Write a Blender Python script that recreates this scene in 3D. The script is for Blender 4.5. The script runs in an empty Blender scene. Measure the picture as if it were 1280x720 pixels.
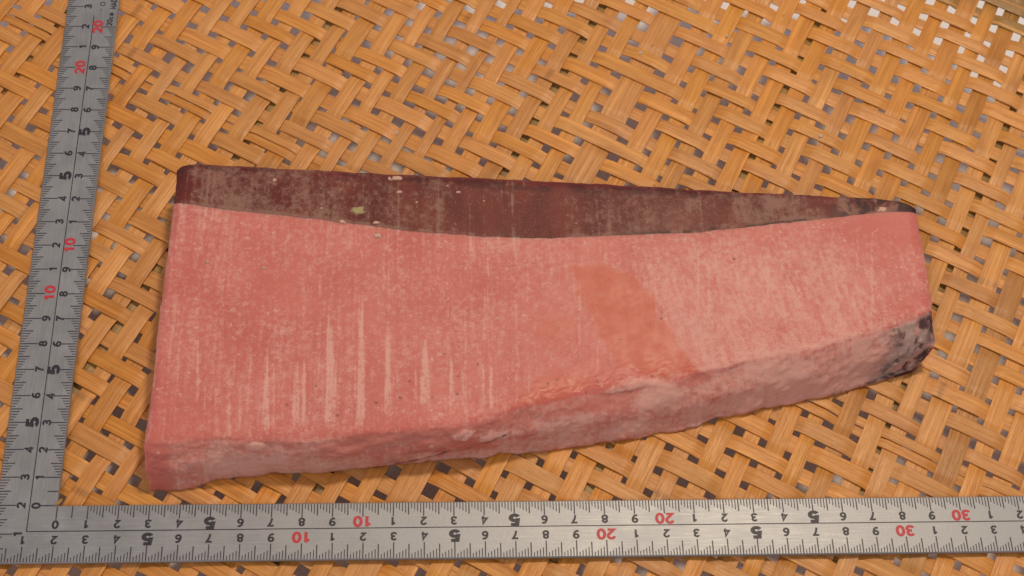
import bpy, math, random
import numpy as np

# ---------------------------------------------------------------- camera, light, exposure
S = 0.01                                   # everything below is written in centimetres
scn = bpy.context.scene
col = bpy.context.collection
cam = bpy.data.cameras.new('camera'); cam.lens = 56.25; cam.sensor_width = 36.0
cam.clip_start = 0.01; cam.clip_end = 20
co = bpy.data.objects.new('camera', cam); col.objects.link(co); scn.camera = co
co.location = (12.361*S, -20.372*S, 49.646*S)
co.rotation_euler = tuple(math.radians(a) for a in (29.938, -2.325, -1.568))
cam.dof.use_dof = True; cam.dof.focus_distance = 0.54; cam.dof.aperture_fstop = 32.0

w = bpy.data.worlds.new('World'); scn.world = w; w.use_nodes = True
w.node_tree.nodes['Background'].inputs[0].default_value = (0.87, 0.84, 0.93, 1)
w.node_tree.nodes['Background'].inputs[1].default_value = 0.38

def lamp(name, target, direction, dist, size, power, color):
    l = bpy.data.lights.new(name, 'AREA'); l.shape = 'DISK'; l.size = size*S; l.energy = power; l.color = color
    o = bpy.data.objects.new(name, l); col.objects.link(o)
    d = np.array(direction, float); d /= np.linalg.norm(d)
    o.location = tuple((np.array(target) + d*dist)*S)
    from mathutils import Vector
    o.rotation_euler = Vector(d).to_track_quat('Z', 'Y').to_euler()
    return o
lamp('ceiling_lamp', (16, 8, 0), (0.22, 0.34, 1.0), 130, 14, 8.6, (1.0, 0.81, 0.57))
lamp('added_front_fill', (16, 8, 0), (-0.45, -0.75, 1.0), 170, 40, 4.2, (1.0, 0.82, 0.60))  # added soft fill from front-left, brightens the slab's front face

vs = scn.view_settings
vs.view_transform = 'Standard'; vs.look = 'None'; vs.exposure = 0.0; vs.gamma = 1.0; vs.use_curve_mapping = False

rng = np.random.default_rng(7)
random.seed(7)

# measured outlines, in centimetres on the basket (x along the long ruler arm, y along the short one)
DATA = {
 'back': [[3.188, 12.191, 1.72], [3.312, 12.433, 1.72], [3.705, 12.503, 1.72], [6.281, 12.348, 1.72], [8.862, 12.193, 1.72], [12.31, 12.02, 1.72], [15.191, 11.881, 1.72], [17.499, 11.742, 1.72], [19.806, 11.534, 1.72], [22.693, 11.291, 1.72], [25.586, 11.082, 1.72], [27.321, 10.942, 1.72], [28.624, 10.838, 1.72], [29.335, 10.699, 1.72], [29.761, 10.424, 1.72]],
 'seam': [[3.191, 10.74, 1.75], [4.979, 10.402, 1.75], [7.235, 10.132, 1.75], [9.49, 9.795, 1.75], [11.741, 9.458, 1.75], [13.99, 9.255, 1.75], [16.243, 9.15, 1.75], [17.943, 9.213, 1.75], [19.653, 9.309, 1.75], [21.656, 9.404, 1.75], [23.392, 9.602, 1.75], [25.436, 9.867, 1.75], [27.202, 10.102, 1.75], [28.69, 10.338, 1.75], [29.764, 10.302, 1.75]],
 'crease': [[2.962, 1.61, 1.7], [4.997, 1.649, 1.7], [7.072, 1.573, 1.7], [9.149, 1.641, 1.7], [11.76, 1.849, 1.7], [13.603, 2.122, 1.7], [14.936, 2.549, 1.7], [17.093, 3.153, 1.7], [18.724, 3.469, 1.7], [20.643, 3.817, 1.7], [23.428, 4.406, 1.7], [25.399, 4.794, 1.7], [27.715, 5.496, 1.7], [29.21, 6.119, 1.7], [29.711, 6.435, 1.7]],
 'front_mid': [[2.899, 0.979, 0.95], [4.941, 1.102, 0.95], [6.499, 1.23, 0.95], [9.119, 1.263, 0.95], [11.752, 1.498, 0.95], [13.879, 1.769, 0.95], [15.488, 2.047, 0.95], [17.657, 2.47, 0.95], [20.683, 3.073, 0.95], [22.079, 3.394, 0.95], [23.77, 3.776, 0.95], [25.759, 4.192, 0.95], [27.223, 4.709, 0.95], [28.39, 5.014, 0.95], [29.801, 5.194, 0.95]],
 'base': [[2.95, 0.558, -0.13], [3.79, 0.578, -0.13], [4.827, 0.825, -0.13], [6.402, 1.069, -0.13], [9.063, 1.158, -0.13], [9.862, 1.325, -0.13], [11.74, 1.482, -0.13], [13.902, 1.668, -0.13], [15.534, 1.829, -0.13], [17.728, 2.077, -0.13], [20.787, 2.589, -0.13], [22.215, 3.062, -0.13], [23.926, 3.415, -0.13], [25.938, 3.8, -0.13], [27.413, 4.256, -0.13], [27.998, 4.377, -0.13], [29.375, 4.809, -0.13]],
 'bars': [[6.727, 5.031, 6.883, 1.838, 0.213, 0.8], [6.989, 4.575, 7.106, 2.066, 0.053, 0.6], [7.73, 4.721, 7.833, 2.118, 0.24, 0.7], [8.003, 4.568, 8.092, 2.174, 0.133, 0.9], [8.81, 6.19, 8.938, 1.849, 0.347, 0.9], [9.041, 4.713, 9.119, 1.905, 0.08, 0.6], [9.08, 4.26, 9.137, 2.194, 0.053, 0.6], [9.844, 7.511, 9.952, 2.043, 0.267, 0.8], [9.705, 5.014, 9.75, 2.918, 0.053, 0.7], [10.797, 6.087, 10.839, 2.267, 0.293, 0.7], [11.006, 4.097, 11.023, 2.324, 0.053, 0.7], [11.755, 4.242, 11.758, 2.814, 0.107, 0.8], [12.05, 5.307, 12.049, 2.665, 0.293, 0.9], [12.966, 4.75, 12.949, 2.688, 0.187, 0.7], [13.34, 4.383, 13.319, 2.656, 0.08, 0.6], [14.014, 4.44, 13.982, 2.709, 0.08, 0.8], [14.279, 4.226, 14.246, 2.648, 0.133, 0.8], [14.132, 7.817, 14.08, 5.049, 0.08, 0.6], [15.146, 4.372, 15.097, 2.671, 0.08, 0.5], [15.546, 4.218, 15.502, 2.874, 0.08, 0.5], [17.466, 8.13, 17.312, 4.969, 0.107, 0.5], [17.92, 5.119, 17.843, 3.69, 0.08, 0.6], [4.365, 5.964, 4.586, 2.811, 0.08, 0.5], [4.751, 3.84, 4.889, 1.798, 0.08, 0.4], [5.13, 3.689, 5.261, 1.652, 0.133, 0.4], [5.561, 3.538, 5.675, 1.649, 0.133, 0.5], [5.913, 3.832, 6.029, 1.788, 0.107, 0.4], [9.609, 10.801, 9.652, 8.805, 0.053, 0.6], [11.1, 12.347, 11.126, 9.129, 0.067, 0.6], [11.09, 10.126, 11.109, 7.827, 0.04, 0.4], [15.193, 12.0, 15.114, 9.12, 0.107, 0.8], [15.337, 12.0, 15.222, 7.975, 0.04, 0.6], [15.453, 12.0, 15.365, 9.053, 0.053, 0.7], [12.08, 12.522, 12.079, 10.461, 0.053, 0.4], [14.272, 9.287, 14.193, 5.295, 0.04, 0.5], [15.678, 9.119, 15.594, 6.535, 0.053, 0.3], [16.185, 9.117, 16.114, 7.168, 0.053, 0.3], [20.16, 8.448, 19.928, 5.263, 0.08, 0.5], [20.566, 4.643, 20.514, 3.973, 0.08, 0.4], [20.34, 5.26, 20.27, 4.339, 0.053, 0.5], [21.716, 9.104, 21.493, 6.508, 0.08, 0.4], [22.086, 9.103, 21.798, 5.876, 0.08, 0.4], [27.528, 9.932, 27.233, 7.772, 0.107, 0.4], [28.026, 9.761, 27.473, 5.847, 0.107, 0.4], [24.2, 9.099, 23.919, 6.497, 0.107, 0.3], [6.065, 12.172, 6.135, 10.805, 0.08, 0.4], [8.421, 8.159, 8.513, 5.326, 0.08, 0.3], [12.857, 8.144, 12.84, 5.921, 0.08, 0.3]],
 'specks': [[8.441, 3.458, 0.05333333333333334], [11.543, 3.614, 0.064], [12.723, 4.63, 0.04], [13.172, 3.782, 0.05333333333333334], [13.138, 3.128, 0.05866666666666667], [16.166, 3.492, 0.05866666666666667], [16.494, 3.64, 0.034666666666666665], [16.857, 3.338, 0.034666666666666665], [18.687, 5.146, 0.04266666666666667], [20.19, 6.198, 0.04266666666666667], [20.172, 5.947, 0.05866666666666667], [19.885, 3.917, 0.04], [19.685, 3.768, 0.048], [17.44, 3.185, 0.05333333333333334], [17.834, 3.54, 0.064], [22.922, 8.309, 0.08], [11.228, 2.995, 0.06666666666666667], [13.822, 4.229, 0.05333333333333334], [11.483, 4.942, 0.032], [14.478, 5.882, 0.032], [7.492, 2.789, 0.05333333333333334], [10.437, 2.824, 0.05866666666666667], [9.184, 2.367, 0.064], [12.288, 3.016, 0.05333333333333334], [7.134, 12.519, 0.02666666666666667]],
 'clear': [[[17.21, 8.066], [18.448, 8.127], [19.314, 7.605], [19.982, 6.769], [20.336, 5.571], [20.713, 4.765], [21.296, 3.908], [20.307, 3.763], [19.285, 3.861], [18.629, 4.198], [18.057, 5.119], [17.731, 6.21], [17.328, 7.003]], [[15.787, 5.75], [16.406, 6.154], [17.11, 5.9], [17.233, 5.031], [16.618, 4.667], [15.978, 4.977]], [[14.936, 2.643], [15.165, 3.172], [16.567, 3.46], [17.146, 3.217], [16.542, 2.866]]],
 'crack': [[11.114, 1.081], [11.749, 1.335], [12.414, 1.532], [12.95, 1.761], [13.757, 2.017]],
}
# weave lattice: origin, step between upright strips, step between cross strips, extra gap at the double strip
LAT = ([8.9486, 16.8356], [0.80738, -0.46484], [0.40812, 0.79717], 0.670)

# ---------------------------------------------------------------- helpers
def vnoise(x, y, seed=0):
    xi = np.floor(x).astype(np.int64); yi = np.floor(y).astype(np.int64)
    fx = x-xi; fy = y-yi; fx = fx*fx*(3-2*fx); fy = fy*fy*(3-2*fy)
    def h(a, b):
        n = (a*374761393 + b*668265263 + seed*1442695041) & 0xFFFFFFFF
        n = ((n ^ (n >> 13))*1274126177) & 0xFFFFFFFF
        n = n ^ (n >> 16)
        return (n & 0xFFFF)/65535.0
    a = h(xi, yi); b = h(xi+1, yi); c = h(xi, yi+1); d = h(xi+1, yi+1)
    return (a*(1-fx)+b*fx)*(1-fy) + (c*(1-fx)+d*fx)*fy
def fbm(x, y, seed=0, oct=4, gain=0.55):
    t = 0; a = 1; s = 0
    for o in range(oct):
        t = t + a*vnoise(x*2**o, y*2**o, seed+o*17); s += a; a *= gain
    return t/s
def sstep(a, b, x):
    t = np.clip((x-a)/(b-a), 0, 1); return t*t*(3-2*t)

def mesh(name, verts, faces, mat, parent=None, origin=(0, 0, 0), smooth=True, loc=None):
    v = (np.asarray(verts, float)-np.array(origin))*S
    me = bpy.data.meshes.new(name)
    me.from_pydata(v.tolist(), [], [tuple(int(i) for i in f) for f in faces])
    if smooth: me.polygons.foreach_set('use_smooth', [True]*len(me.polygons))
    me.update()
    if mat: me.materials.append(mat)
    o = bpy.data.objects.new(name, me); col.objects.link(o)
    if parent is not None: o.parent = parent
    if loc is not None: o.location = tuple(np.array(loc)*S)
    return o
def empty(name, loc):
    o = bpy.data.objects.new(name, None); col.objects.link(o); o.location = tuple(np.array(loc)*S)
    o.empty_display_size = 0.01
    return o
def tag(o, label=None, cat=None, group=None, kind=None):
    for k, v in (('label', label), ('category', cat), ('group', group), ('kind', kind)):
        if v: o[k] = v
    return o

class N:
    """small node-tree helper"""
    def __init__(self, name):
        self.m = bpy.data.materials.new(name); self.m.use_nodes = True
        self.t = self.m.node_tree; self.b = self.t.nodes['Principled BSDF']
    def n(self, typ, **kw):
        nd = self.t.nodes.new(typ)
        for k, v in kw.items(): setattr(nd, k, v)
        return nd
    def put(self, sock, v):
        if isinstance(v, bpy.types.NodeSocket): self.t.links.new(v, sock)
        else: sock.default_value = v
    def math(self, op, a, b=None, c=None, clamp=False):
        nd = self.n('ShaderNodeMath', operation=op); nd.use_clamp = clamp
        for i, v in enumerate((a, b, c)):
            if v is not None: self.put(nd.inputs[i], v)
        return nd.outputs[0]
    def mix(self, f, a, b):
        nd = self.n('ShaderNodeMix', data_type='RGBA')
        self.put(nd.inputs[0], f)
        for s, v in ((nd.inputs[6], a), (nd.inputs[7], b)):
            self.put(s, v if isinstance(v, bpy.types.NodeSocket) else (*v, 1))
        return nd.outputs[2]
    def ramp(self, v, lo, hi):
        nd = self.n('ShaderNodeMapRange'); nd.interpolation_type = 'SMOOTHSTEP'
        self.put(nd.inputs[0], v); nd.inputs[1].default_value = lo; nd.inputs[2].default_value = hi
        return nd.outputs[0]
    def attr(self, name):
        return self.n('ShaderNodeAttribute', attribute_name=name).outputs['Fac']
    def coord(self, scale=(1, 1, 1), which='Object'):
        tc = self.n('ShaderNodeTexCoord'); mp = self.n('ShaderNodeMapping')
        mp.inputs['Scale'].default_value = scale
        self.t.links.new(tc.outputs[which], mp.inputs[0]); return mp.outputs[0]
    def noise(self, vec, scale, detail=4, rough=0.6, w=None):
        nd = self.n('ShaderNodeTexNoise'); nd.inputs['Scale'].default_value = scale
        nd.inputs['Detail'].default_value = detail; nd.inputs['Roughness'].default_value = rough
        if w is not None: nd.noise_dimensions = '4D'; self.put(nd.inputs['W'], w)
        self.t.links.new(vec, nd.inputs['Vector']); return nd.outputs[0]
    def bump(self, h, dist, strength=1.0, normal=None):
        nd = self.n('ShaderNodeBump'); nd.inputs['Distance'].default_value = dist; nd.inputs['Strength'].default_value = strength
        self.put(nd.inputs['Height'], h)
        if normal is not None: self.t.links.new(normal, nd.inputs['Normal'])
        return nd.outputs[0]
    def set(self, **kw):
        for k, v in kw.items(): self.put(self.b.inputs[k.replace('_', ' ')], v)
        return self.m

# ---------------------------------------------------------------- materials
def bamboo(name, lo, hi, dark):
    q = N(name)
    oi = q.n('ShaderNodeObjectInfo'); rnd = oi.outputs['Random']
    rw = q.math('MULTIPLY', rnd, 40.0)
    uv = q.coord((0.55, 1, 1), 'UV')
    grain = q.noise(q.coord((0.16, 5.0, 1), 'UV'), 2.2, 4, 0.7, rw)
    fine = q.noise(q.coord((0.22, 12.0, 1), 'UV'), 2.0, 3, 0.7, rw)
    blot = q.noise(uv, 0.8, 3, 0.55, rw)
    spots = q.noise(q.coord((1.6, 1.6, 1), 'UV'), 1.4, 2, 0.5, q.math('ADD', rw, 9.0))
    c = q.mix(q.ramp(grain, 0.36, 0.64), lo, hi)
    c = q.mix(q.math('MULTIPLY', q.ramp(fine, 0.52, 0.70), 0.55), c, dark)
    c = q.mix(q.math('MULTIPLY', q.ramp(blot, 0.50, 0.75), 0.40), c, dark)
    c = q.mix(q.math('MULTIPLY', q.ramp(spots, 0.70, 0.80), 0.45), c, tuple(x*0.45 for x in dark))
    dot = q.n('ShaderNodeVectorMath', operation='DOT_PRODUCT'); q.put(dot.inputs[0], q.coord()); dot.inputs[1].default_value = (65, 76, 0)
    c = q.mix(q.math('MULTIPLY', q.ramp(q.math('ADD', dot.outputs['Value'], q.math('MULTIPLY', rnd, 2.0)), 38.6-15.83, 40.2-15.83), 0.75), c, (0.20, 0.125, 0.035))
    sep = q.n('ShaderNodeSeparateXYZ'); q.put(sep.inputs[0], q.coord((1, 1, 1), 'UV'))
    ph = q.math('FRACT', q.math('ADD', q.math('MULTIPLY', sep.outputs[0], 1/34.0), q.math('MULTIPLY', rnd, 5.1)))
    node = q.math('SUBTRACT', 1.0, q.ramp(q.math('ABSOLUTE', q.math('SUBTRACT', ph, 0.5)), 0.001, 0.006))
    c = q.mix(q.math('MULTIPLY', node, 0.4), c, tuple(x*0.5 for x in dark))
    streak = q.noise(q.coord((0.07, 2.6, 1), 'UV'), 2.0, 2, 0.5, q.math('ADD', rw, 3.3))
    c = q.mix(q.math('MULTIPLY', q.ramp(streak, 0.54, 0.72), 0.5), c, tuple(min(1, x*1.35) for x in hi))
    hsv = q.n('ShaderNodeHueSaturation'); q.put(hsv.inputs['Color'], c)
    dk_ = q.ramp(q.math('FRACT', q.math('MULTIPLY', rnd, 23.1)), 0.80, 0.95)
    q.put(hsv.inputs['Value'], q.math('SUBTRACT', q.math('MULTIPLY_ADD', rnd, 0.18, 0.95), q.math('MULTIPLY', dk_, 0.16)))
    q.put(hsv.inputs['Saturation'], q.math('MULTIPLY_ADD', q.math('FRACT', q.math('MULTIPLY', rnd, 7.3)), 0.08, 0.97))
    q.put(hsv.inputs['Hue'], q.math('MULTIPLY_ADD', q.math('FRACT', q.math('MULTIPLY', rnd, 13.7)), 0.004, 0.498))
    b = q.bump(fine, 0.00022, 0.8, q.bump(grain, 0.0003, 0.7))
    return q.set(Base_Color=hsv.outputs[0], Roughness=q.math('MULTIPLY_ADD', fine, 0.25, 0.25), Normal=b, Specular_IOR_Level=0.42)
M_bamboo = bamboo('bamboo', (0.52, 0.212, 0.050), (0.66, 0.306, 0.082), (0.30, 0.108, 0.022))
M_olive = bamboo('bamboo_skin', (0.26, 0.17, 0.055), (0.36, 0.235, 0.08), (0.17, 0.10, 0.03))
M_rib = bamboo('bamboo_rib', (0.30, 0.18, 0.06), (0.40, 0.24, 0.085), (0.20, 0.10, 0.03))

def m_table():
    q = N('white_paper'); n1 = q.noise(q.coord(), 60, 4, 0.6)
    c = q.mix(n1, (0.84, 0.83, 0.86), (0.90, 0.89, 0.92))
    return q.set(Base_Color=c, Roughness=0.75, Normal=q.bump(n1, 0.0005, 0.3))
M_table = m_table()

def m_steel():
    q = N('satin_steel')
    a = q.noise(q.coord((1, 1, 1)), 55, 5, 0.65); f = q.noise(q.coord((1, 1, 1)), 900, 3, 0.7)
    d = q.noise(q.coord((1, 1, 1)), 240, 3, 0.6)
    c = q.mix(q.ramp(a, 0.32, 0.68), (0.225, 0.232, 0.252), (0.285, 0.292, 0.315))
    c = q.mix(q.math('MULTIPLY', q.ramp(d, 0.60, 0.78), 0.30), c, (0.34, 0.31, 0.29))
    c = q.mix(q.math('MULTIPLY', f, 0.25), c, (0.38, 0.38, 0.38))
    sx = q.n('ShaderNodeSeparateXYZ'); q.put(sx.inputs[0], q.coord())
    onlong = q.math('LESS_THAN', sx.outputs[1], 0.0198)
    br = q.mix(onlong, q.noise(q.coord((1, 0.03, 1)), 2600, 3, 0.7), q.noise(q.coord((0.03, 1, 1)), 2600, 3, 0.7))
    c = q.mix(q.math('MULTIPLY', q.ramp(br, 0.45, 0.72), 0.30), c, (0.42, 0.43, 0.45))
    r = q.math('MULTIPLY_ADD', br, 0.22, q.math('MULTIPLY_ADD', a, 0.22, 0.24))
    return q.set(Base_Color=c, Metallic=0.45, Roughness=r, Normal=q.bump(f, 0.00005, 0.5))
M_steel = m_steel()
def m_ink(name, c):
    q = N(name); n1 = q.noise(q.coord(), 700, 3, 0.7)
    return q.set(Base_Color=q.mix(q.math('MULTIPLY', q.ramp(n1, 0.5, 0.8), 0.35), c, tuple(0.25+0.5*x for x in c)), Roughness=0.5)
M_ink = m_ink('black_ink', (0.014, 0.010, 0.022))
M_tick = m_ink('etched_ink', (0.035, 0.030, 0.045))
M_red = m_ink('red_ink', (0.50, 0.022, 0.035))

def m_flesh():
    q = N('frozen_pink_flesh')
    fr = q.attr('frost'); dk = q.attr('dark'); cl = q.attr('clear'); rd = q.attr('side'); sk = q.attr('skin')
    o = q.coord(); g = q.noise(o, 1700, 2, 0.6); g2 = q.noise(o, 560, 5, 0.72); mo = q.noise(o, 45, 4, 0.6)
    st = q.noise(q.coord((1, 0.07, 0.3)), 800, 3, 0.65)
    c = q.mix(q.ramp(mo, 0.3, 0.7), (0.56, 0.150, 0.124), (0.62, 0.190, 0.158))
    c = q.mix(cl, c, (0.57, 0.136, 0.086))
    c = q.mix(q.math('MULTIPLY', rd, 0.75), c, (0.62, 0.235, 0.185))
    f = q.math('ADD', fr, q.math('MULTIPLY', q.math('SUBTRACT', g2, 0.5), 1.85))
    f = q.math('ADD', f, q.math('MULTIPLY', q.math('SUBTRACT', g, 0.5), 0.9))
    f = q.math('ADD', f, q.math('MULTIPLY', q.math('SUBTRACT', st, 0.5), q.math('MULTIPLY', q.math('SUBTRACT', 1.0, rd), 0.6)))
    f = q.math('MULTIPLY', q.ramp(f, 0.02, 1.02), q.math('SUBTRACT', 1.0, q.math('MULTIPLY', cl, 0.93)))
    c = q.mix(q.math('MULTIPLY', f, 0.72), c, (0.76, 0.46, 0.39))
    fk = q.noise(o, 480, 2, 0.55); fk2 = q.noise(o, 120, 2, 0.5)
    c = q.mix(q.math('MULTIPLY', q.math('MULTIPLY', q.ramp(q.math('ADD', fk, q.math('MULTIPLY', fk2, 0.25)), 0.79, 0.87), 0.55), q.math('SUBTRACT', 1.0, cl)), c, (0.74, 0.47, 0.38))
    c = q.mix(q.math('MULTIPLY', q.attr('grey'), 0.85), c, q.mix(g2, (0.17, 0.10, 0.11), (0.58, 0.46, 0.40)))
    s = q.math('MULTIPLY', sk, q.ramp(q.math('ADD', g2, q.math('MULTIPLY', sk, 0.25)), 0.35, 0.75))
    c = q.mix(s, c, (0.050, 0.014, 0.020))
    c = q.mix(dk, c, (0.035, 0.012, 0.015))
    ncl = q.math('MULTIPLY_ADD', cl, -0.9, 1.0)
    b = q.bump(q.math('MULTIPLY', g2, ncl), 0.00022, 0.5, q.bump(q.math('MULTIPLY', g, ncl), 0.00012, 0.5))
    wet = q.noise(o, 160, 3, 0.6)
    rough = q.math('ADD', q.math('MULTIPLY_ADD', f, 0.20, 0.34), q.math('MULTIPLY', q.ramp(wet, 0.4, 0.7), 0.12))
    q.set(Base_Color=c, Roughness=rough, Normal=b, Specular_IOR_Level=0.26,
          Subsurface_Weight=0.6, Subsurface_Scale=0.004)
    q.b.inputs['Subsurface Radius'].default_value = (1.0, 0.35, 0.25)
    return q.m
M_flesh = m_flesh()
def m_band():
    q = N('dark_red_meat')
    fr = q.attr('frost'); dk = q.attr('dark'); rim = q.attr('side')
    o = q.coord(); g = q.noise(o, 1900, 2, 0.6); g2 = q.noise(o, 520, 4, 0.7); mo = q.noise(q.coord((1, 0.4, 1)), 70, 4, 0.6)
    c = q.mix(q.ramp(mo, 0.35, 0.65), (0.110, 0.018, 0.014), (0.175, 0.034, 0.025))
    f = q.math('ADD', fr, q.math('MULTIPLY', q.math('SUBTRACT', g2, 0.5), 1.3))
    f = q.math('ADD', f, q.math('MULTIPLY', q.math('SUBTRACT', g, 0.5), 0.7))
    f = q.ramp(f, 0.25, 1.05)
    c = q.mix(q.math('MULTIPLY', f, 0.72), c, (0.32, 0.185, 0.142))
    c = q.mix(q.math('MULTIPLY', q.ramp(q.math('ADD', g, q.math('MULTIPLY', g2, 0.5)), 0.92, 1.02), 0.55), c, (0.56, 0.40, 0.32))
    c = q.mix(q.math('MULTIPLY', rim, 0.8), c, (0.15, 0.022, 0.024))
    c = q.mix(dk, c, (0.020, 0.008, 0.012))
    b = q.bump(g2, 0.00018, 0.5, q.bump(g, 0.00012, 0.5))
    return q.set(Base_Color=c, Roughness=q.math('MULTIPLY_ADD', f, 0.22, 0.40), Normal=b, Specular_IOR_Level=0.25)
M_band = m_band()
def m_flake(name, a, b_):
    q = N(name); n1 = q.noise(q.coord(), 600, 4, 0.7)
    return q.set(Base_Color=q.mix(n1, a, b_), Roughness=0.6, Normal=q.bump(n1, 0.0004, 0.6))
M_yellow = m_flake('olive_flake', (0.30, 0.225, 0.085), (0.46, 0.36, 0.19))
M_cream = m_flake('cream_flake', (0.55, 0.30, 0.22), (0.68, 0.46, 0.36))
def m_ice():
    q = N('ice'); n1 = q.noise(q.coord(), 900, 2, 0.5)
    return q.set(Base_Color=(0.9, 0.92, 0.95, 1), Roughness=0.08, Transmission_Weight=0.6, IOR=1.31, Normal=q.bump(n1, 0.0003, 0.6))
M_ice = m_ice()

# ---------------------------------------------------------------- table under the basket
def s_of(x, y): return 0.65*x + 0.76*y
def table_z(x, y): return -(2.3 + 0.085*(s_of(x, y)+4))
g = []
for y in (-40, 90):
    for x in (-60, 110): g.append((x, y, table_z(x, y)))
tb = mesh('table_top', g, [(0, 1, 3, 2)], M_table)
tag(tb, kind='structure')

# ---------------------------------------------------------------- woven bamboo basket
c0 = np.array(LAT[0]); U = np.array(LAT[1]); V = np.array(LAT[2]); G = LAT[3]
Uh = U/np.linalg.norm(U); Vh = V/np.linalg.norm(V)
PU, PV = np.linalg.norm(U), np.linalg.norm(V)
WZ = -0.30                                            # mid-plane of the weave
XMIN, XMAX, YMIN, YMAX, SMAX = -6.3, 44.0, -4.4, 25.5, 40.6
root = empty('bamboo_basket', (15, 8, WZ))
tag(root, 'flat tan bamboo basket woven in a slanting twill under the meat', 'basket')
def gi(i): return 0.0 if i < 10 else (0.5*G if i == 10 else G)
def s_tw(i): return i if i <= 10 else 20-i
def over(i, k):                                        # upright strip i passes over cross strip k
    return ((k - s_tw(i)) % 4) in (0, 3)
IA = range(-46, 56); KB = range(-46, 52)
offA = {i: float(rng.normal(0, 0.035)) for i in IA}; offB = {k: float(rng.normal(0, 0.03)) for k in KB}
widA = {i: 0.635+float(rng.normal(0, 0.06)) for i in IA}; widB = {k: 0.585+float(rng.normal(0, 0.035)) for k in KB}
widA[10] = 1.0; offA[10] = 0
posA = lambda i: i + (gi(i)+offA[i])/PU               # in units of U
posB = lambda k: k + 0.5 + offB[k]/PV
AMP = 0.040; TH = 0.050

def strip(name, base, along, across, stations, width, mat, seed):
    """stations: sorted list of (t in cm along, z). ribbon with a thin domed section"""
    ts = np.array([a for a, z in stations]); zs = np.array([z for a, z in stations])
    n = int((ts[-1]-ts[0])/0.15)+1
    t = np.linspace(ts[0], ts[-1], n)
    idx = np.clip(np.searchsorted(ts, t, side='right')-1, 0, len(ts)-2)
    f = (t-ts[idx])/(ts[idx+1]-ts[idx]); f = np.clip((f-0.30)/0.40, 0, 1); f = f*f*(3-2*f)
    z = zs[idx]*(1-f)+zs[idx+1]*f
    wob = 0.030*np.sin(t*0.12+seed)+0.006*np.sin(t*0.63+seed*2.1)
    hw = 0.5*width*(1+0.05*np.sin(t*0.22+seed*3.3))
    prof = [(-1, -0.45), (-1, 0.26), (-0.90, 0.46), (0.90, 0.46), (1, 0.26), (1, -0.45), (0, -0.5)]
    tilt = 0.02*np.sin(t*0.27+seed*1.7)
    P = np.zeros((n, 7, 3)); UV = np.zeros((n, 7, 2))
    for j, (a, b) in enumerate(prof):
        XY = base + np.outer(t, along) + np.outer(wob+a*hw, across)
        P[:, j, :2] = XY; P[:, j, 2] = z + b*TH + tilt*a + WZ
        UV[:, j, 0] = t; UV[:, j, 1] = (a*0.5+0.5)*width
    F = []
    for r in range(n-1):
        for j in range(7):
            a, b = r*7+j, r*7+(j+1) % 7
            F.append((a, b, b+7, a+7))
    F.append(tuple(range(6, -1, -1))); F.append(tuple((n-1)*7+j for j in range(7)))
    o = mesh(name, P.reshape(-1, 3), F, mat, root, (15, 8, WZ))
    me = o.data; me.set_sharp_from_angle(angle=math.radians(38)); uvl = me.uv_layers.new(name='UVMap')
    li = np.zeros(len(me.loops), int); me.loops.foreach_get('vertex_index', li)
    uvl.data.foreach_set('uv', UV.reshape(-1, 2)[li].ravel())
    return o

def clip_range(base, along):
    t = np.arange(-70, 70, 0.05); q = base+np.outer(t, along)
    ok = (q[:, 0] > XMIN) & (q[:, 0] < XMAX) & (q[:, 1] > YMIN) & (q[:, 1] < YMAX) & (s_of(q[:, 0], q[:, 1]) < SMAX)
    if ok.sum() < 30: return None
    return t[ok][0], t[ok][-1]
for i in IA:
    base = c0+U*posA(i); r = clip_range(base, Vh)
    if r is None: continue
    st = [(posB(k)*PV, AMP if over(i, k) else -AMP) for k in KB if r[0]-1.5 < posB(k)*PV < r[1]+1.5]
    if len(st) < 3: continue
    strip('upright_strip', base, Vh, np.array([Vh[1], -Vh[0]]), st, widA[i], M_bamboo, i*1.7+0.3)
for k in KB:
    base = c0+V*posB(k); r = clip_range(base, Uh)
    if r is None: continue
    st = [(posA(i)*PU, -AMP if over(i, k) else AMP) for i in IA if r[0]-1.5 < posA(i)*PU < r[1]+1.5]
    if len(st) < 3: continue
    ac = np.array([-Uh[1], Uh[0]])
    if k == -4:                                        # one cross strip is split lengthwise into two thin ones
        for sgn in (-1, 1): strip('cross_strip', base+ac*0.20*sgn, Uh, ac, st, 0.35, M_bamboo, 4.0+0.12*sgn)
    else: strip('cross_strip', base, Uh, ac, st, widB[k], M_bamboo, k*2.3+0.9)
for i in (-12.5, -2.5, 7.5, 15.5, 24.4, 33.5):       # flat ribs that carry the weave from below
    base = c0+U*(i+(G/PU if i > 10 else 0)); r = clip_range(base, Vh)
    if r is None: continue
    strip('rib', base, Vh, np.array([Vh[1], -Vh[0]]), [(r[0], -0.17), (0.5*(r[0]+r[1]), -0.17), (r[1], -0.17)], 0.42, M_rib, i)

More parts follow.
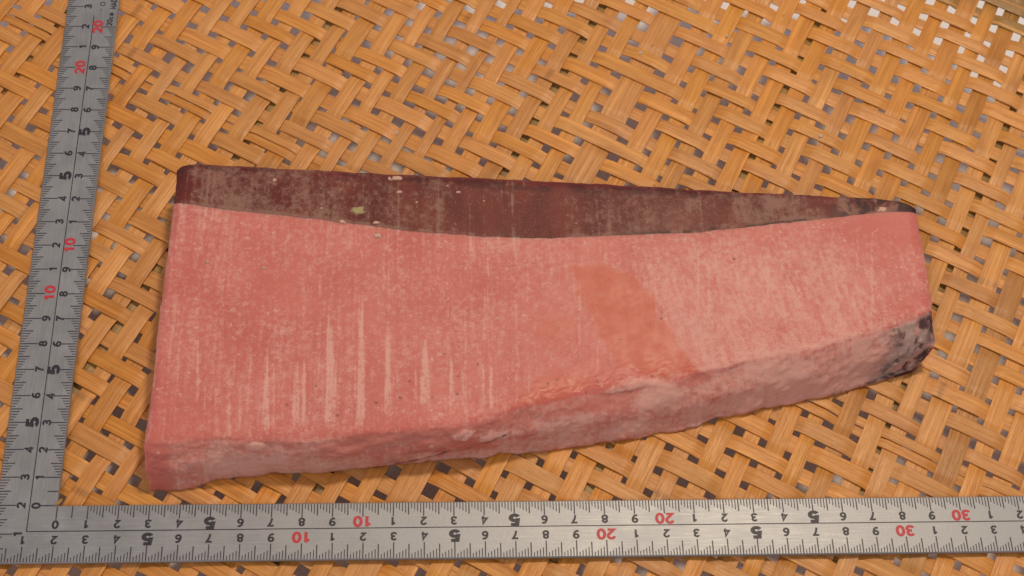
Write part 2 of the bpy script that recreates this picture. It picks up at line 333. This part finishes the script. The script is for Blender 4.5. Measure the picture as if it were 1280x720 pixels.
# ---------------------------------------------------------------- frozen slab of meat
NU = 620
def resample(pts, n):
    p = np.array(pts, float); d = np.r_[0, np.cumsum(np.hypot(np.diff(p[:, 0]), np.diff(p[:, 1])))]
    t = np.linspace(0, d[-1], n); q = np.stack([np.interp(t, d, p[:, k]) for k in range(3)], 1)
    ker = np.hanning(31); ker /= ker.sum()
    out = q.copy()
    for k in range(3):
        e = np.r_[2*q[0, k]-q[15:0:-1, k], q[:, k], 2*q[-1, k]-q[-2:-17:-1, k]]
        out[:, k] = np.convolve(e, ker, 'valid')
    return out
R = {k: resample(DATA[k], NU) for k in ('back', 'seam', 'crease', 'front_mid', 'base')}
ur = np.arange(NU)/NU*26.0
R['seam'][:, 1] += 0.07*(fbm(ur*3, ur*0, 5, 4)-0.5)
R['back'][:, 1] += 0.10*(fbm(ur*1.6, ur*0, 15, 4)-0.5)
R['crease'][:, 1] += 0.16*(fbm(ur*1.3, ur*0, 25, 4)-0.5)
R['base'][:, 1] += 0.22*(fbm(ur*1.5, ur*0, 35, 4)-0.5)
Z0 = -0.17
R['back'][:, 1] += 0.10
bb = R['back'].copy(); bb[:, 1] -= 0.25; bb[:, 2] = Z0
R['base'][:, 2] = Z0
bel = R['base'].copy(); bel[:, 1] += 0.02; bel[:, 2] = 0.35; bel[:, 1] += 0.0
segs = [(bb, R['back'], 16), (R['back'], R['seam'], 46), (R['seam'], R['crease'], 190), (R['crease'], R['front_mid'], 34), (R['front_mid'], R['base'], 30)]
rows = []; vpar = []
for si, (a, b, n) in enumerate(segs):
    for j in range(n):
        f = j/n; rows.append(a*(1-f)+b*f); vpar.append(si+f)
rows.append(R['base']); vpar.append(5.0)
P = np.array(rows); vpar = np.array(vpar)             # (NV, NU, 3)
SEAM = 16+46
# round the long edges by smoothing across
def smooth_rows(P, width, it):
    for _ in range(it):
        Q = np.concatenate([np.repeat(P[:1], width, 0), P, np.repeat(P[-1:], width, 0)], 0)
        c = np.cumsum(np.concatenate([np.zeros_like(Q[:1]), Q], 0), 0)
        Pn = (c[2*width+1:]-c[:-(2*width+1)])/(2*width+1)
        Pn[0] = P[0]; Pn[-1] = P[-1]; P = Pn
    return P
P = smooth_rows(P, 4, 3)
for e, sg in ((0, -1), (1, 1)):                        # the sawn ends are not perfectly straight
    q_ = 1-np.clip((np.arange(NU) if e == 0 else np.arange(NU)[::-1])/10.0, 0, 1)
    P[:, :, 0] += sg*0.14*q_[None, :]**2*(fbm(np.arange(len(P))*0.05, np.zeros(len(P)), 401+e, 5, 0.7)-0.5)[:, None]
# round the two sawn ends
for e, r in ((0, 0.28), (-1, 0.40)):
    dist = np.linalg.norm(P-P[:, e:e+1] if e == 0 else P-P[:, -1:], axis=2)
    t = np.clip(1-dist/r, 0, 1)
    P[:, :, 2] -= 0.16*t**2*np.clip(P[:, :, 2]/2.0, 0, 1)
# surface relief
du = np.gradient(P, axis=1); dv = np.gradient(P, axis=0)
nrm = np.cross(dv, du); nrm /= np.linalg.norm(nrm, axis=2, keepdims=True)+1e-9
if nrm[120, 300, 2] < 0: nrm = -nrm
uu = np.broadcast_to(ur[None, :], P.shape[:2]).copy()
vlen = np.cumsum(np.r_[0, np.linalg.norm(np.diff(P[:, 300], axis=0), axis=1)])
vv = np.broadcast_to(vlen[:, None], P.shape[:2]).copy()
front = sstep(3.0, 3.25, vpar)[:, None]*np.ones(NU); topm = 1-front
saw = fbm(uu*9, vv*0.25, 41, 3)-0.5
rel = 0.002*(fbm(uu*6, vv*6, 51, 4)-0.5)*2 + 0.003*saw*topm + front*0.22*(fbm(uu*0.9, vv*1.2, 61, 4)-0.5) + front*0.09*(fbm(uu*2.4, vv*2.6, 67, 4, 0.55)-0.5)
rel += 0.07*(fbm(uu*0.35, vv*0.4, 71, 2)-0.5)*topm
fade = np.clip(np.minimum(np.arange(len(P)), np.arange(len(P))[::-1])/4.0, 0, 1)[:, None]
P = P+nrm*(rel*fade)[..., None]
# raised crumbly crest where the top meets the front face
crest = np.exp(-((vpar-3.0)/0.09)**2)[:, None]*(0.35+0.65*sstep(6, 10, uu))
P[:, :, 2] += 0.10*crest*(fbm(uu*2.2, vv*3, 81, 5, 0.7)-0.38)

for (a, b_, ra, rb, k) in ((9.86, 3.55, .42, .30, .07), (3.45, 3.40, .28, .20, .07), (15.3, 3.12, .9, .16, .06), (16.2, 3.55, .8, .45, .04), (24.6, 4.0, .9, .7, .10), (5.6, 3.7, .7, .4, .05), (7.6, 4.3, .8, .4, .05)):
    dd = np.hypot((uu-a)/ra, (vpar[:, None]-b_)/rb)+0.6*(fbm(uu*3, vv*3, 311, 4)-0.5)
    P = P+nrm*(k*sstep(1.15, 0.5, dd)*(0.7+0.6*fbm(uu*5, vv*5, 313, 3)))[..., None]
X, Y = P[:, :, 0], P[:, :, 1]
# --- where hoar frost lies, where it is rubbed off, where the skin and specks are
def seg_mask(x0, y0, x1, y1, wd, taper=True):
    dx, dy = x1-x0, y1-y0; L2 = dx*dx+dy*dy
    t = ((X-x0)*dx+(Y-y0)*dy)/L2; tc = np.clip(t, 0, 1)
    jag = 0.35*(vnoise(X*22, Y*1.6, 91)-0.5)
    d = np.abs((X-x0)*dy-(Y-y0)*dx)/math.sqrt(L2)
    ww = wd*0.55*(0.22+0.78*np.sqrt(tc)) if taper else wd*0.5
    ww = ww*(1+jag)
    m = sstep(1.25, 0.55, d/(ww+1e-6))
    ends = sstep(-0.02, 0.30, t+0.3*(vnoise(X*14, Y*0.8, 95)-0.5)*(t < 0.5))*sstep(1.04, 0.90, t+0.10*(vnoise(X*12, Y*3, 93)-0.5))
    return m*ends
def poly_mask(poly, soft):
    d = np.full(X.shape, 1e9); inside = np.zeros(X.shape, bool); n = len(poly)
    for a in range(n):
        x0, y0 = poly[a]; x1, y1 = poly[(a+1) % n]
        dx, dy = x1-x0, y1-y0
        t = np.clip(((X-x0)*dx+(Y-y0)*dy)/(dx*dx+dy*dy), 0, 1)
        d = np.minimum(d, np.hypot(X-x0-t*dx, Y-y0-t*dy))
        c = ((y0 > Y) != (y1 > Y)) & (X < (x1-x0)*(Y-y0)/((y1-y0) if y1 != y0 else 1e-9)+x0)
        inside ^= c
    sd = np.where(inside, -d, d)
    return sstep(soft, -soft, sd+0.42*(fbm(X*2.6, Y*2.0, 99, 5)-0.5))
gran = fbm(X*5.5, Y*5.5, 101, 4, 0.8)
cloud = fbm(X*0.55, Y*0.55, 111, 3)
vert = fbm(X*9, Y*0.55, 121, 3)
leanr = fbm((X+0.22*Y)*8, Y*1.4, 131, 4, 0.75)
rightz = sstep(20.0, 22.5, X+0.22*Y)
frost = 0.20+0.36*(cloud-0.45)+0.50*(gran-0.5)+0.40*(vert-0.5)*(1-rightz)
frost += rightz*(0.30+1.0*(leanr-0.5))*sstep(9.9, 8.0, Y)
frost -= 0.30*rightz*sstep(26.5, 28.5, X+0.1*(Y-6))
frost += 0.10*sstep(0.62, 0.75, fbm(X*1.6, Y*1.4, 141, 4))
bars = np.zeros(X.shape)
for b in DATA['bars']:
    bars = np.maximum(bars, b[5]*seg_mask(*b[:5]))
fib = fbm(X*26, Y*0.7, 301, 3); gr2 = fbm(X*13, Y*10, 305, 3)
bars = bars*np.clip(0.35+1.5*(fib-0.25), 0, 1.15)*np.clip(0.55+1.1*(gr2-0.3), 0, 1.1)
lines = sstep(0.60, 0.78, fbm(X*11, Y*0.10, 351, 3, 0.7))*np.clip(0.2+1.3*fbm(X*3, Y*0.9, 353, 3), 0, 1)*sstep(0.35, 0.6, fbm(X*0.5, Y*0.35, 355, 2))
frost_highlight_f = frost+bars*1.3+0.02+0.36*lines*(1-rightz)
clear = np.zeros(X.shape)
for q_, amt in zip(DATA['clear'], (1.0, 0.45, 0.6)):
    clear = np.maximum(clear, amt*poly_mask(q_, 0.13))
clear = np.maximum(clear, 0.9*np.exp(-((uu-13.0)/1.3)**2-((vpar[:, None]-2.93)/0.07)**2))
clear = np.clip(clear*(0.92+0.2*(fbm(X*5, Y*3, 343, 4)-0.5))-0.55*bars, 0, 1)*topm
dark = np.zeros(X.shape)
for x, y, r in DATA['specks']:
    d = np.hypot(X-x, (Y-y)*1.1)+0.03*(vnoise(X*25, Y*25, 7)-0.5)
    dark = np.maximum(dark, 0.65*sstep(r*1.1, r*0.4, d))
CR = ((7.2, 4.99), (8.0, 4.93), (8.9, 4.74), (9.6, 4.50), (10.2, 4.30), (10.9, 4.02), (11.5, 3.86))
for a in range(len(CR)-1):
    (x0, y0), (x1, y1) = CR[a:a+2]; vk = 1.4
    qx, qy = uu-x0, (vpar[:, None]-y0)*vk
    dx, dy = x1-x0, (y1-y0)*vk; t = np.clip((qx*dx+qy*dy)/(dx*dx+dy*dy), 0, 1)
    d = np.hypot(qx-t*dx, qy-t*dy)+0.16*(fbm(uu*4, vv*4, 17, 3)-0.5)
    dark = np.maximum(dark, 0.85*front*sstep(0.075, -0.02, d)*sstep(0.3, 0.55, fbm(uu*2.2, vv*2.2, 19, 3)+0.12))
frost_highlight_f += front*(0.10+1.2*(fbm(uu*0.9, vv*1.3, 151, 4)-0.45))
V2 = np.broadcast_to(vpar[:, None], X.shape)
for (a, b_, ra, rb, k) in ((9.86, 3.55, .42, .30, .9), (3.45, 3.40, .28, .20, .8), (15.3, 3.12, .9, .16, .7), (16.2, 3.55, .8, .45, .6), (13.2, 3.9, 1.1, .5, .5), (17.6, 3.3, .6, .25, -.5), (2.6, 4.2, 2.2, .5, .3)):
    dd = np.hypot((uu-a)/ra, (V2-b_)/rb)+0.7*(fbm(uu*3, vv*3, 311, 4)-0.5)
    frost_highlight_f += k*sstep(1.15, 0.6, dd)
frost_highlight_f += 0.35*np.exp(-((V2-3.0)/0.045)**2)*sstep(14, 17, uu)  # thin highlight along the front crease, painted in as a paler line
frost_highlight_f -= front*0.45*np.exp(-((V2-3.35)/0.30)**2)*sstep(5.0, 6.5, uu)*sstep(12.5, 11.5, uu)
grey = front*sstep(23.5, 24.8, uu+0.9*(fbm(uu*1.3, vv*1.3, 321, 3)-0.5))*(1-0.55*sstep(0.55, 0.68, fbm(uu*1.7, vv*1.7, 323, 3)))
pale = sstep(4.05, 4.8, vpar)[:, None]
frost_highlight_f += pale*0.25*front
redend = front*sstep(0.85, 0.45, uu)
frost_highlight_f -= redend*0.5
redc = np.exp(-((uu-13.9)/1.6)**2-((vpar[:, None]-2.95)/0.10)**2)
frost_highlight_f -= 0.5*redc
skin = front*sstep(23.7, 25.0, uu+0.8*(fbm(uu*1.2, vv*1.2, 161, 3)-0.5))*0.9*sstep(0.46, 0.62, fbm(uu*2.0, vv*2.2, 171, 5, 0.7))
edge_r = np.clip(sstep(25.45, 25.9, uu)*sstep(3.0, 3.12, vpar)[:, None]+front*sstep(23.6, 24.2, uu)*sstep(4.82, 4.95, vpar)[:, None], 0, 1)
dark = np.maximum(dark, edge_r*0.9*sstep(0.35, 0.55, fbm(uu*2, vv*2, 181, 3)))
frost_highlight_f += 0.4*front*sstep(22.5, 24, uu)*sstep(0.4, 0.6, fbm(uu*3, vv*3, 191, 4))
redm = np.clip(np.exp(-((uu-9.8)/2.6)**2-((V2-4.15)/0.40)**2)*sstep(0.35, 0.6, fbm(uu*1.4, vv*1.8, 361, 4))*1.3
               + 0.8*np.exp(-((uu-13.6)/0.9)**2-((V2-3.55)/0.18)**2)+0.9*redend, 0, 1)*front
side = front*(1-0.9*redm); frost_highlight_f -= 0.75*redm

bfrost = 0.38+0.85*(fbm(X*0.8, Y*0.7, 201, 3)-0.5)+0.9*(fbm(X*3.5, Y*2.6, 211, 4, 0.75)-0.5)+0.45*(fbm(X*7, Y*0.4, 221, 3)-0.5)
bfrost += 0.9*bars+0.45*lines
bfrost += 0.55*np.exp(-((vpar-2.0)/0.05)**2)[:, None]*fbm(X*2, Y*2, 333, 3)*1.6
bfrost += 1.2*sstep(1.10, 1.03, vpar)[:, None]*sstep(0.45, 0.6, fbm(uu*0.8, vv*0, 335, 3))
bfrost += 0.30*np.exp(-((X-6.5)/2.6)**2)-0.22*np.exp(-((X-15.5)/2.4)**2)
bfrost += 0.30*sstep(18, 22.5, X)*sstep(0.45, 0.6, fbm(X*1.2, Y*1.6, 231, 3))
bfrost -= 0.5*np.exp(-((X-16.4)/1.2)**2)*sstep(0.3, 0.6, fbm(X*1.5, Y*1.5, 233, 3))
bfrost -= 0.7*sstep(3.95, 3.5, X)
rim = sstep(1.28, 1.02, vpar)[:, None]*np.ones(NU)*sstep(0.25, 0.6, fbm(uu*1.2, vv*2, 241, 3))
bdark = 0.75*np.exp(-((vpar-1.97)/0.030)**2)[:, None]*sstep(17.5, 21, X)*sstep(0.42, 0.6, fbm(X*2.2, Y*1.0, 251, 4))
bdark = np.maximum(bdark, 0.55*sstep(3.9, 3.45, X)*sstep(1.55, 1.15, vpar)[:, None])
bdark = np.maximum(bdark, 0.8*sstep(25.8, 27.5, X)*sstep(0.42, 0.62, fbm(X*2.6, Y*2.6, 261, 4)))
bdark = np.maximum(bdark, 0.45*sstep(1.30, 1.22, vpar)[:, None]*sstep(1.08, 1.16, vpar)[:, None]*sstep(0.5, 0.62, fbm(uu*1.5, vv*3, 271, 4)))

slab = empty('frozen_meat_slab', (16, 6, Z0))
tag(slab, 'thick frozen pink slab of meat with a dark maroon band, frosted by the saw', 'meat')
def solid(name, Pg, closing, mat, attrs):
    """closed body from a grid of rows plus one closing row underneath"""
    nv, nu = Pg.shape[:2]
    V_ = np.concatenate([Pg, closing[None]], 0).reshape(-1, 3); n = nv+1
    F = []
    a = np.arange(nu-1)
    for r in range(n):
        r2 = (r+1) % n
        A = r*nu+a; B = r2*nu+a
        F.append(np.stack([A, A+1, B+1, B], 1))
    F = np.concatenate(F).tolist()
    verts = V_.tolist(); extra = []
    for cidx, flip in ((0, 0), (nu-1, 1)):
        ring = [r*nu+cidx for r in range(n)]
        st = len(verts); pts = [verts[k] for k in ring]; cen = np.mean(pts, 0)
        verts += pts+[cen.tolist()]; extra += ring+[ring[n//2]]
        for k in range(n):
            t3 = (st+k, st+(k+1) % n, st+n)
            F.append(t3[::-1] if flip else t3)
    o = mesh(name, verts, F, mat, slab, (16, 6, Z0))
    for k, A_ in attrs.items():
        full = np.concatenate([A_, A_[-1:]], 0).reshape(-1); full = np.r_[full, full[extra]]
        at = o.data.attributes.new(k, 'FLOAT', 'POINT'); at.data.foreach_set('value', full.astype(np.float32))
    import bmesh
    bm = bmesh.new(); bm.from_mesh(o.data); bmesh.ops.recalc_face_normals(bm, faces=bm.faces); bm.to_mesh(o.data); bm.free()
    return o
under = P[SEAM].copy(); under[:, 2] = Z0
fl = solid('flesh', P[SEAM:], under, M_flesh, {'frost': frost_highlight_f[SEAM:], 'dark': dark[SEAM:], 'clear': clear[SEAM:], 'side': side[SEAM:], 'skin': skin[SEAM:], 'grey': grey[SEAM:]})
under2 = under.copy(); under2[:, 1] += 0.15
bd = solid('dark_band', P[:SEAM+1], under2, M_band, {'frost': bfrost[:SEAM+1], 'dark': np.clip(bdark[:SEAM+1], 0, 1), 'side': rim[:SEAM+1]})
tag(fl, 'pink frosted flesh with pale saw streaks'); tag(bd, 'dark maroon band of frosted meat')

def top_z(x, y):
    k = np.argmin((X-x)**2+(Y-y)**2); return float(P.reshape(-1, 3)[k, 2])
def flake(x, y, rx, ry, mat, seed, n=15):
    a = np.linspace(0, 2*np.pi, n, endpoint=False); r_ = np.random.default_rng(seed)
    k = 0.62+0.55*r_.random(n); z = top_z(x, y)
    ring = np.stack([x+rx*k*np.cos(a), y+ry*k*np.sin(a), np.full(n, z-0.02)], 1)
    mid = np.stack([x+rx*k*0.72*np.cos(a), y+ry*k*0.72*np.sin(a), z+0.03+0.03*r_.random(n)], 1)
    V_ = np.concatenate([ring, mid, [[x, y, z+0.05]]])
    F = [(i, (i+1) % n, n+(i+1) % n, n+i) for i in range(n)]+[(n+i, n+(i+1) % n, 2*n) for i in range(n)]+[tuple(range(n-1, -1, -1))]
    return mesh('flake', V_, F, mat, slab, (16, 6, Z0), smooth=False)
tag(flake(9.68, 10.36, 0.33, 0.21, M_yellow, 3), 'olive yellow flake stuck to the dark band')
for (x, y, a, b, sd) in ((11.02, 11.76, 0.24, 0.13, 5), (10.79, 11.72, 0.08, 0.10, 6), (11.14, 11.14, 0.12, 0.08, 7), (10.33, 9.83, 0.17, 0.07, 8), (9.15, 9.86, 0.13, 0.09, 9), (13.25, 11.14, 0.10, 0.06, 10), (12.88, 11.41, 0.05, 0.05, 11), (28.49, 10.37, 0.20, 0.17, 12), (6.69, 11.66, 0.08, 0.10, 13), (10.40, 9.30, 0.17, 0.10, 14), (6.50, 8.00, 0.08, 0.06, 21), (14.16, 10.76, 0.05, 0.05, 22), (8.40, 10.43, 0.06, 0.06, 23), (11.77, 10.70, 0.06, 0.05, 24), (4.56, 8.24, 0.10, 0.05, 25)):
    flake(x, y, a, b, M_cream, sd)

# ---------------------------------------------------------------- steel carpenter's square
WID, THK = 1.98, 0.12
XE, YE = 42.0, 26.0
sq = empty('carpenter_square', (-WID, -WID, -THK))
tag(sq, 'grey steel L-shaped ruler with black and red numerals round the meat', 'ruler')
O3 = (-WID, -WID, -THK)
def lshape(name):
    out = [(-WID, -WID), (XE, -WID), (XE, 0), (0.06, 0), (0, 0.06), (0, YE), (-WID, YE)]
    inn = []
    c = 0.03
    ins = [(-WID+c, -WID+c), (XE-c, -WID+c), (XE-c, -c), (0.06-c, -c), (-c, 0.06-c), (-c, YE-c), (-WID+c, YE-c)]
    V_ = [(x, y, -THK) for x, y in out]+[(x, y, -c) for x, y in out]+[(x, y, 0) for x, y in ins]
    n = 7; F = []
    for i in range(n):
        j = (i+1) % n
        F += [(i, j, n+j, n+i), (n+i, n+j, 2*n+j, 2*n+i)]
    F += [(14, 15, 16, 17), (14, 17, 18, 20), (18, 19, 20), (3, 2, 1, 0), (6, 4, 3, 0), (6, 5, 4)]
    return mesh(name, V_, F, M_steel, sq, O3, smooth=False)
tag(lshape('blade'), 'satin grey steel L-shaped blade')
ZI = 0.004
def quads(name, rects, mat, z=ZI, kind=None):
    V_, F = [], []
    for (x0, y0, x1, y1) in rects:
        k = len(V_); V_ += [(x0, y0, z), (x1, y0, z), (x1, y1, z), (x0, y1, z)]; F.append((k, k+1, k+2, k+3))
    o = mesh(name, V_, F, mat, sq, O3, smooth=False)
    if kind: o['kind'] = kind
    return o
LN = 0.90; lw = 0.016
quads('centre_line', [(-LN-lw, -LN-lw, XE-1, -LN+lw), (-LN-lw, -LN+lw, -LN+lw, 20.55)], M_ink)
def tick_len(m, a, b, c):
    if m % 10 == 0: return c
    if m % 5 == 0: return b
    return a+0.055*((m % 5)-1)
tk = []; e = 0.012
for m in range(0, int((XE-0.5)*10)+1):                 # long arm, inner edge
    if m < 10 and m not in (0, 5): continue
    t = 0.0165+0.004*(m % 5 == 0); tk.append((m/10-t, -e-tick_len(m, 0.20, 0.43, 0.49), m/10+t, -e-0.02))
for m in range(2, int((XE+1.5)*10)+1):                 # long arm, outer edge
    x = m/10-WID; t = 0.0165+0.004*(m % 5 == 0); tk.append((x-t, -WID+e+0.02, x+t, -WID+e+tick_len(m, 0.16, 0.50, 0.56)))
for m in range(0, 206):                                # short arm, inner edge
    if m < 10 and m not in (0, 5): continue
    t = 0.0165+0.004*(m % 5 == 0)
    if m > 200: continue
    tk.append((-e-tick_len(m, 0.13, 0.38, 0.56), m/10-t, -e-0.02, m/10+t))
for m in range(2, int((YE+1.5)*10)+1):                 # short arm, outer edge
    y = m/10-WID; t = 0.0165+0.004*(m % 5 == 0); tk.append((-WID+e+0.02, y-t, -WID+e+tick_len(m, 0.15, 0.40, 0.62), y+t))
quads('graduation_marks', tk, M_tick, kind='stuff')

def arc(cx, cy, rx, ry, a0, a1, n=16):
    return [(cx+rx*math.cos(math.radians(a0+(a1-a0)*k/n)), cy+ry*math.sin(math.radians(a0+(a1-a0)*k/n))) for k in range(n+1)]
GL = {
 '0': [arc(.33, .5, .24, .42, 0, 360, 32)],
 '1': [[(.40, .0), (.40, .98)], [(.14, .72), (.30, .78), (.40, .93)]],
 '2': [arc(.33, .67, .23, .25, 170, -30, 18)+[(.36, .34), (.12, .09), (.58, .09)]],
 '3': [arc(.31, .70, .21, .215, 160, -90, 18)+arc(.31, .285, .24, .205, 90, -165, 20)],
 '4': [[(.45, .0), (.45, .94), (.07, .27), (.62, .27)]],
 '5': [[(.56, .91), (.18, .91), (.13, .50)]+arc(.32, .32, .24, .235, 130, -155, 22)],
 '6': [arc(.34, .30, .23, .225, 0, 360, 26), arc(.46, .32, .36, .60, 180, 96, 14)+[(.50, .90), (.55, .80)]],
 '7': [[(.06, .91), (.58, .91), (.36, .50), (.25, .0)]],
 '8': [arc(.33, .70, .20, .205, 0, 360, 24), arc(.33, .285, .24, .215, 0, 360, 26)],
 '9': [arc(.32, .70, .23, .225, 0, 360, 26), arc(.20, .68, .36, .60, 0, -84, 14)+[(.16, .10), (.11, .20)]],
 'c': [arc(.30, .30, .20, .23, 45, 315, 18)],
 'm': [[(.10, .0), (.10, .58)], [(.10, .40), (.16, .53), (.28, .52), (.32, .40), (.32, .0)], [(.32, .40), (.40, .53), (.50, .52), (.54, .40), (.54, .0)]],
 'M': [[(.08, 0), (.08, .95), (.36, .25), (.64, .95), (.64, 0)]],
 'A': [[(.04, 0), (.33, .95), (.62, 0)], [(.14, .28), (.52, .28)]],
 'D': [[(.10, .08), (.10, .90), (.30, .90)]+arc(.30, .49, .26, .41, 90, -90, 14)+[(.02, .08)]],
 'E': [[(.54, .91), (.10, .91), (.10, .07), (.56, .07)], [(.10, .5), (.48, .5)]],
 'o': [arc(.33, .5, .30, .30, 0, 360, 26)],
}
def glyph_geo(text, hw, adv=0.70):
    V_, F = [], []
    x = 0; lay = 0
    for ch in text:
        if ch != ' ':
            for st in GL[ch]:
                p = np.array(st, float); closed = np.allclose(p[0], p[-1], atol=1e-6)
                if closed: p = p[:-1]
                n = len(p)
                nxt = np.roll(p, -1, 0)-p; 
                d = nxt/np.linalg.norm(nxt, axis=1, keepdims=True)
                if not closed: d[-1] = d[-2]
                dp = np.roll(d, 1, 0)
                if not closed: dp[0] = d[0]
                t = d+dp; t /= np.linalg.norm(t, axis=1, keepdims=True)+1e-9
                nr = np.stack([-t[:, 1], t[:, 0]], 1)
                cosm = np.clip((nr*np.stack([-d[:, 1], d[:, 0]], 1)).sum(1), 0.5, 1)
                o_ = nr*(hw/cosm)[:, None]
                k = len(V_); lay += 1
                for a in range(n):
                    V_.append((p[a, 0]+o_[a, 0]+x, p[a, 1]+o_[a, 1], lay)); V_.append((p[a, 0]-o_[a, 0]+x, p[a, 1]-o_[a, 1], lay))
                m = n if closed else n-1
                for a in range(m):
                    b = (a+1) % n
                    F.append((k+2*a+1, k+2*b+1, k+2*b, k+2*a))
        x += adv
    V_ = np.array(V_, float); V_[:, 0] -= (x-adv+0.66)/2; V_[:, 1] -= 0.5
    return V_, F
NUMC = {}
def numeral(text, x, y, h, rot, mat, hw=0.085, sx=1.0, adv=0.70, name='numeral'):
    key = (text, h, mat.name, hw, sx)
    if key not in NUMC:
        V_, F = glyph_geo(text, hw, adv); V_ = V_*np.array([h*sx*S, h*S, 0.0006*S])
        me = bpy.data.meshes.new(name); me.from_pydata(V_.tolist(), [], F); me.update(); me.materials.append(mat)
        NUMC[key] = me
    o = bpy.data.objects.new(name, NUMC[key]); col.objects.link(o); o.parent = sq
    o.location = ((x-O3[0])*S, (y-O3[1])*S, (ZI-O3[2])*S); o.rotation_euler = (0, 0, math.radians(rot))
    return o
def put_scale(n0, n1, at, rot):
    for k in range(n0, n1):
        x, y = at(k)
        if k and k % 10 == 0: numeral(str(k), x, y, 0.37, rot, M_red, 0.12, 1.2, 0.74)
        elif k % 5 == 0 and k: numeral('5', x, y, 0.40, rot, M_ink, 0.14, 1.32)
        else: numeral(str(k % 10), x, y, 0.285, rot, M_ink, 0.115, 1.12)
put_scale(0, 41, lambda k: (k+(0 if k == 0 else 0), -0.67), 180)
put_scale(1, 43, lambda k: (k-WID, -WID+0.78), 180)
put_scale(0, 21, lambda k: (-0.70, k), 90)
put_scale(1, 27, lambda k: (-WID+0.80, k-WID), 90)
numeral('20cm', -0.27, 20.38, 0.23, 90, M_ink, 0.10, 1.0, 0.72, 'lettering')
numeral('MADE', -0.20, 21.24, 0.23, 90, M_ink, 0.10, 1.0, 0.78, 'lettering')
numeral('o', -0.62, 21.15, 0.30, 90, M_tick, 0.06, 1.0, 0.7, 'emblem_ring')
numeral('o', -0.66, 20.85, 0.09, 90, M_tick, 0.06, 1.0, 0.7, 'emblem_ring')

# ---------------------------------------------------------------- small loose things
def nugget(name, x, y, z, r, mat, seed, stretch=(1, 1, 1), rotz=0):
    import bmesh
    bm = bmesh.new(); bmesh.ops.create_icosphere(bm, subdivisions=2, radius=1)
    r_ = random.Random(seed); c_, s_ = math.cos(rotz), math.sin(rotz)
    V_ = []
    for v in bm.verts:
        k = r*(0.75+0.5*r_.random()); a, b, c = v.co.x*k*stretch[0], v.co.y*k*stretch[1], v.co.z*k*stretch[2]
        V_.append((a*c_-b*s_, a*s_+b*c_, c))
    F = [tuple(v.index for v in f.verts) for f in bm.faces]; bm.free()
    return mesh(name, V_, F, mat, None, smooth=False, loc=(x, y, z))
sp = nugget('bamboo_splinter', 0.02, 0.10, 0.0, 0.075, M_rib, 4, (2.2, 0.9, 1.0), math.radians(45))
tag(sp, 'tiny brown bamboo splinter in the inner corner of the steel ruler', 'splinter')
for (x, y, where) in ((11.01, 15.1, 'above the middle of the dark band'), (20.54, 18.97, 'on the wide double strip at the top'), (24.06, 19.83, 'near the top edge right of the wide strip'), (27.22, 14.97, 'above the right end of the dark band')):
    tag(nugget('ice_crumb', x, y, -0.17, 0.055, M_ice, int(x)), 'tiny glinting ice crumb on the weave '+where, 'ice crumb', 'ice crumbs on the weave')
